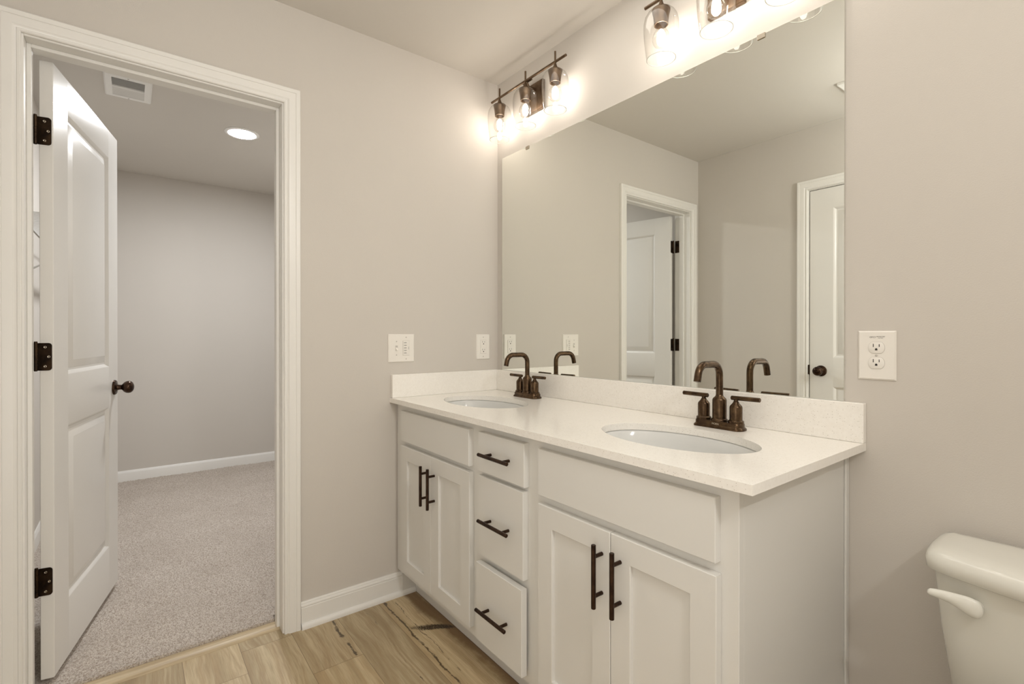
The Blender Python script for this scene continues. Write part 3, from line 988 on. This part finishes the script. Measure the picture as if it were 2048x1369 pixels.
# flush lever: flattened teardrop from the pivot to a thin outward tip
bm = NEW()
loops = []
path = [(1.857, -.2085, .6315, .004, .006), (1.855, -.2105, .6315, .011, .0070), (1.850, -.2115, .6320, .0165, .0080), (1.842, -.2125, .6330, .0185, .0080), (1.832, -.2135, .6355, .0170, .0075),
        (1.820, -.2145, .6385, .0135, .0070), (1.809, -.2160, .6410, .0108, .0066), (1.798, -.2180, .6420, .0092, .0064), (1.788, -.2205, .6425, .0082, .0064), (1.781, -.2230, .6428, .0072, .0058), (1.7775, -.2245, .6428, .0040, .0034)]
for x, y, z, hh, tt in path:
    loops.append([(x, y + tt * math.sin(a), z + hh * math.cos(a)) for a in [2 * PI * i / 20 for i in range(20)]])
loft(bm, loops)
cyl(bm, (1.8445, -.205, .632), (1.8445, -.190, .632), .012, 20)
obj('flush_lever', bm, M['porcelain'], to, smooth=70)
def oval(a, b, cy, z, n=40, back=None):
    pts = []
    for i in range(n):
        t = 2 * PI * i / n
        y = cy + b * math.sin(t)
        if back is not None: y = min(y, back)
        pts.append((TX + a * math.cos(t), y, z))
    return pts
bm = NEW()
loft(bm, [oval(.115, .235, -.36, 0, back=-.16), oval(.115, .235, -.36, .03, back=-.16), oval(.105, .20, -.37, .12, back=-.17), oval(.125, .21, -.40, .22, back=-.16), oval(.165, .235, -.44, .31, back=-.14),
          oval(.185, .250, -.46, .36, back=-.12), oval(.188, .252, -.46, .385, back=-.11), oval(.180, .245, -.46, .390, back=-.12), oval(.140, .200, -.47, .385), oval(.120, .180, -.47, .30), oval(.07, .10, -.45, .20)], True, True)
obj('bowl', bm, M['porcelain'], to, smooth=60)
bm = NEW()
box(bm, TX - .10, TX + .10, -.24, -.06, .30, .384, .02, 3)
obj('bowl_deck', bm, M['porcelain'], to)
bm = NEW()
loft(bm, [oval(.186, .245, -.465, .392), oval(.190, .250, -.465, .398), oval(.190, .250, -.465, .410), oval(.186, .245, -.465, .414)])
obj('seat', bm, M['porcelain'], to, smooth=60)
bm = NEW()
loft(bm, [oval(.187, .247, -.465, .4155), oval(.191, .251, -.465, .420), oval(.188, .247, -.465, .429), oval(.16, .21, -.465, .434)])
obj('seat_lid', bm, M['porcelain'], to, smooth=60)

# ---------------------------------------------------------------- closet ceiling: lamp and air register
rl = thing('recessed_light', 'round white recessed lamp glowing in the closet ceiling', 'ceiling light', (-1.472, -.932, H))
bm = NEW()
lathe(bm, [(.098, -.0003), (.098, -.003), (.090, -.0062), (.079, -.0075), (.0765, -.006)], (0, 0, 0), n=48, cap0=True, cap1=False)
obj('trim_ring', bm, M['vent'], rl, True, smooth=50)
bm = NEW()
lathe(bm, [(.0768, -.0062), (.06, -.0072), (.03, -.0077), (.0005, -.0078)], (0, 0, 0), n=48, cap0=False, cap1=True)
obj('lens', bm, M['lens'], rl, True, smooth=50)

av = thing('air_vent', 'white ceiling register with two banks of louvres in the closet', 'vent', (-1.178, -1.4995, H))
bm = NEW()
xo, yo, xi, yi = .1425, .0975, .108, .066
L = lambda x, y, z: [(-x, -y, z), (x, -y, z), (x, y, z), (-x, y, z)]
loft(bm, [L(xo, yo, -.0005), L(xo, yo, -.004), L(xo - .006, yo - .006, -.010), L(xi + .002, yi + .002, -.011), L(xi, yi, -.009), L(xi, yi, -.001)], False, False)
box(bm, -.004, .004, -yi, yi, -.011, -.002)
obj('frame', bm, M['vent'], av, True, smooth=20)
for sgn in (-1, 1):
    bm = NEW()
    for i in range(9):
        x = sgn * (.0165 + i * .0108)
        dx = -sgn * .0078
        loft(bm, [[(x, -yi, -.010), (x + dx, -yi, -.0015), (x + dx + .0010, -yi, -.0015), (x + .0010, -yi, -.010)],
                  [(x, yi, -.010), (x + dx, yi, -.0015), (x + dx + .0010, yi, -.0015), (x + .0010, yi, -.010)]])
    obj('louvre_bank', bm, M['vent'], av, True, smooth=0)
bm = NEW(); box(bm, -xi, xi, -yi, yi, -.0012, -.0004)
obj('duct', bm, M['vent_dark'], av, True)
for x in (-xi - .018, xi + .018):
    bm = NEW()
    lathe(bm, [(.0035, -.0105), (.0035, -.0118), (.002, -.0122)], (x, .0, 0), n=12)
    obj('vent_screw', bm, M['screw'], av, True)

# exhaust fan grille on the bathroom ceiling, caught at the mirror's edge
ef = thing('exhaust_fan', 'white exhaust fan cover on the ceiling, just showing in the mirror', 'exhaust fan', (1.205, -1.505, H))
bm = NEW()
L = lambda i, z: [(-.135 + i, -.135 + i, z), (.135 - i, -.135 + i, z), (.135 - i, .135 - i, z), (-.135 + i, .135 - i, z)]
loft(bm, [L(0, -.0005), L(0, -.012), L(.012, -.022)])
obj('cover', bm, M['vent'], ef, True, smooth=20)
bm = NEW()
for i in range(10):
    y = -.09 + i * .02
    box(bm, -.10, .10, y - .003, y + .003, -.0224, -.0218)
obj('grille_slots', bm, M['vent_dark'], ef, True, smooth=0)

# ---------------------------------------------------------------- wire shelf in the closet
ws = thing('wire_shelf', 'white ventilated wire shelf with hanging rod on the closet wall behind the door', 'shelf', (-1.85, CY0, 1.72))
bm = NEW()
SX0, SX1 = -2.70, -1.06
n = 72
for i in range(n + 1):
    x = SX0 + (SX1 - SX0) * i / n
    cyl(bm, (x, CY0 + .004, 1.72), (x, CY0 + .30, 1.72), .0015, 6)
for y in (.004, .15, .30):
    cyl(bm, (SX0, CY0 + y, 1.717), (SX1, CY0 + y, 1.717), .003, 8)
cyl(bm, (SX0, CY0 + .30, 1.69), (SX1, CY0 + .30, 1.69), .003, 8)
obj('wire_deck', bm, M['wire'], ws)
bm = NEW(); cyl(bm, (SX0, CY0 + .26, 1.665), (SX1, CY0 + .26, 1.665), .012, 14)
obj('hanging_rod', bm, M['wire'], ws)
for x in (-1.50, -2.3):
    bm = NEW(); tube(bm, [(x, CY0 + .002, 1.50), (x, CY0 + .28, 1.70)], .005, 8)
    obj('brace', bm, M['wire'], ws)
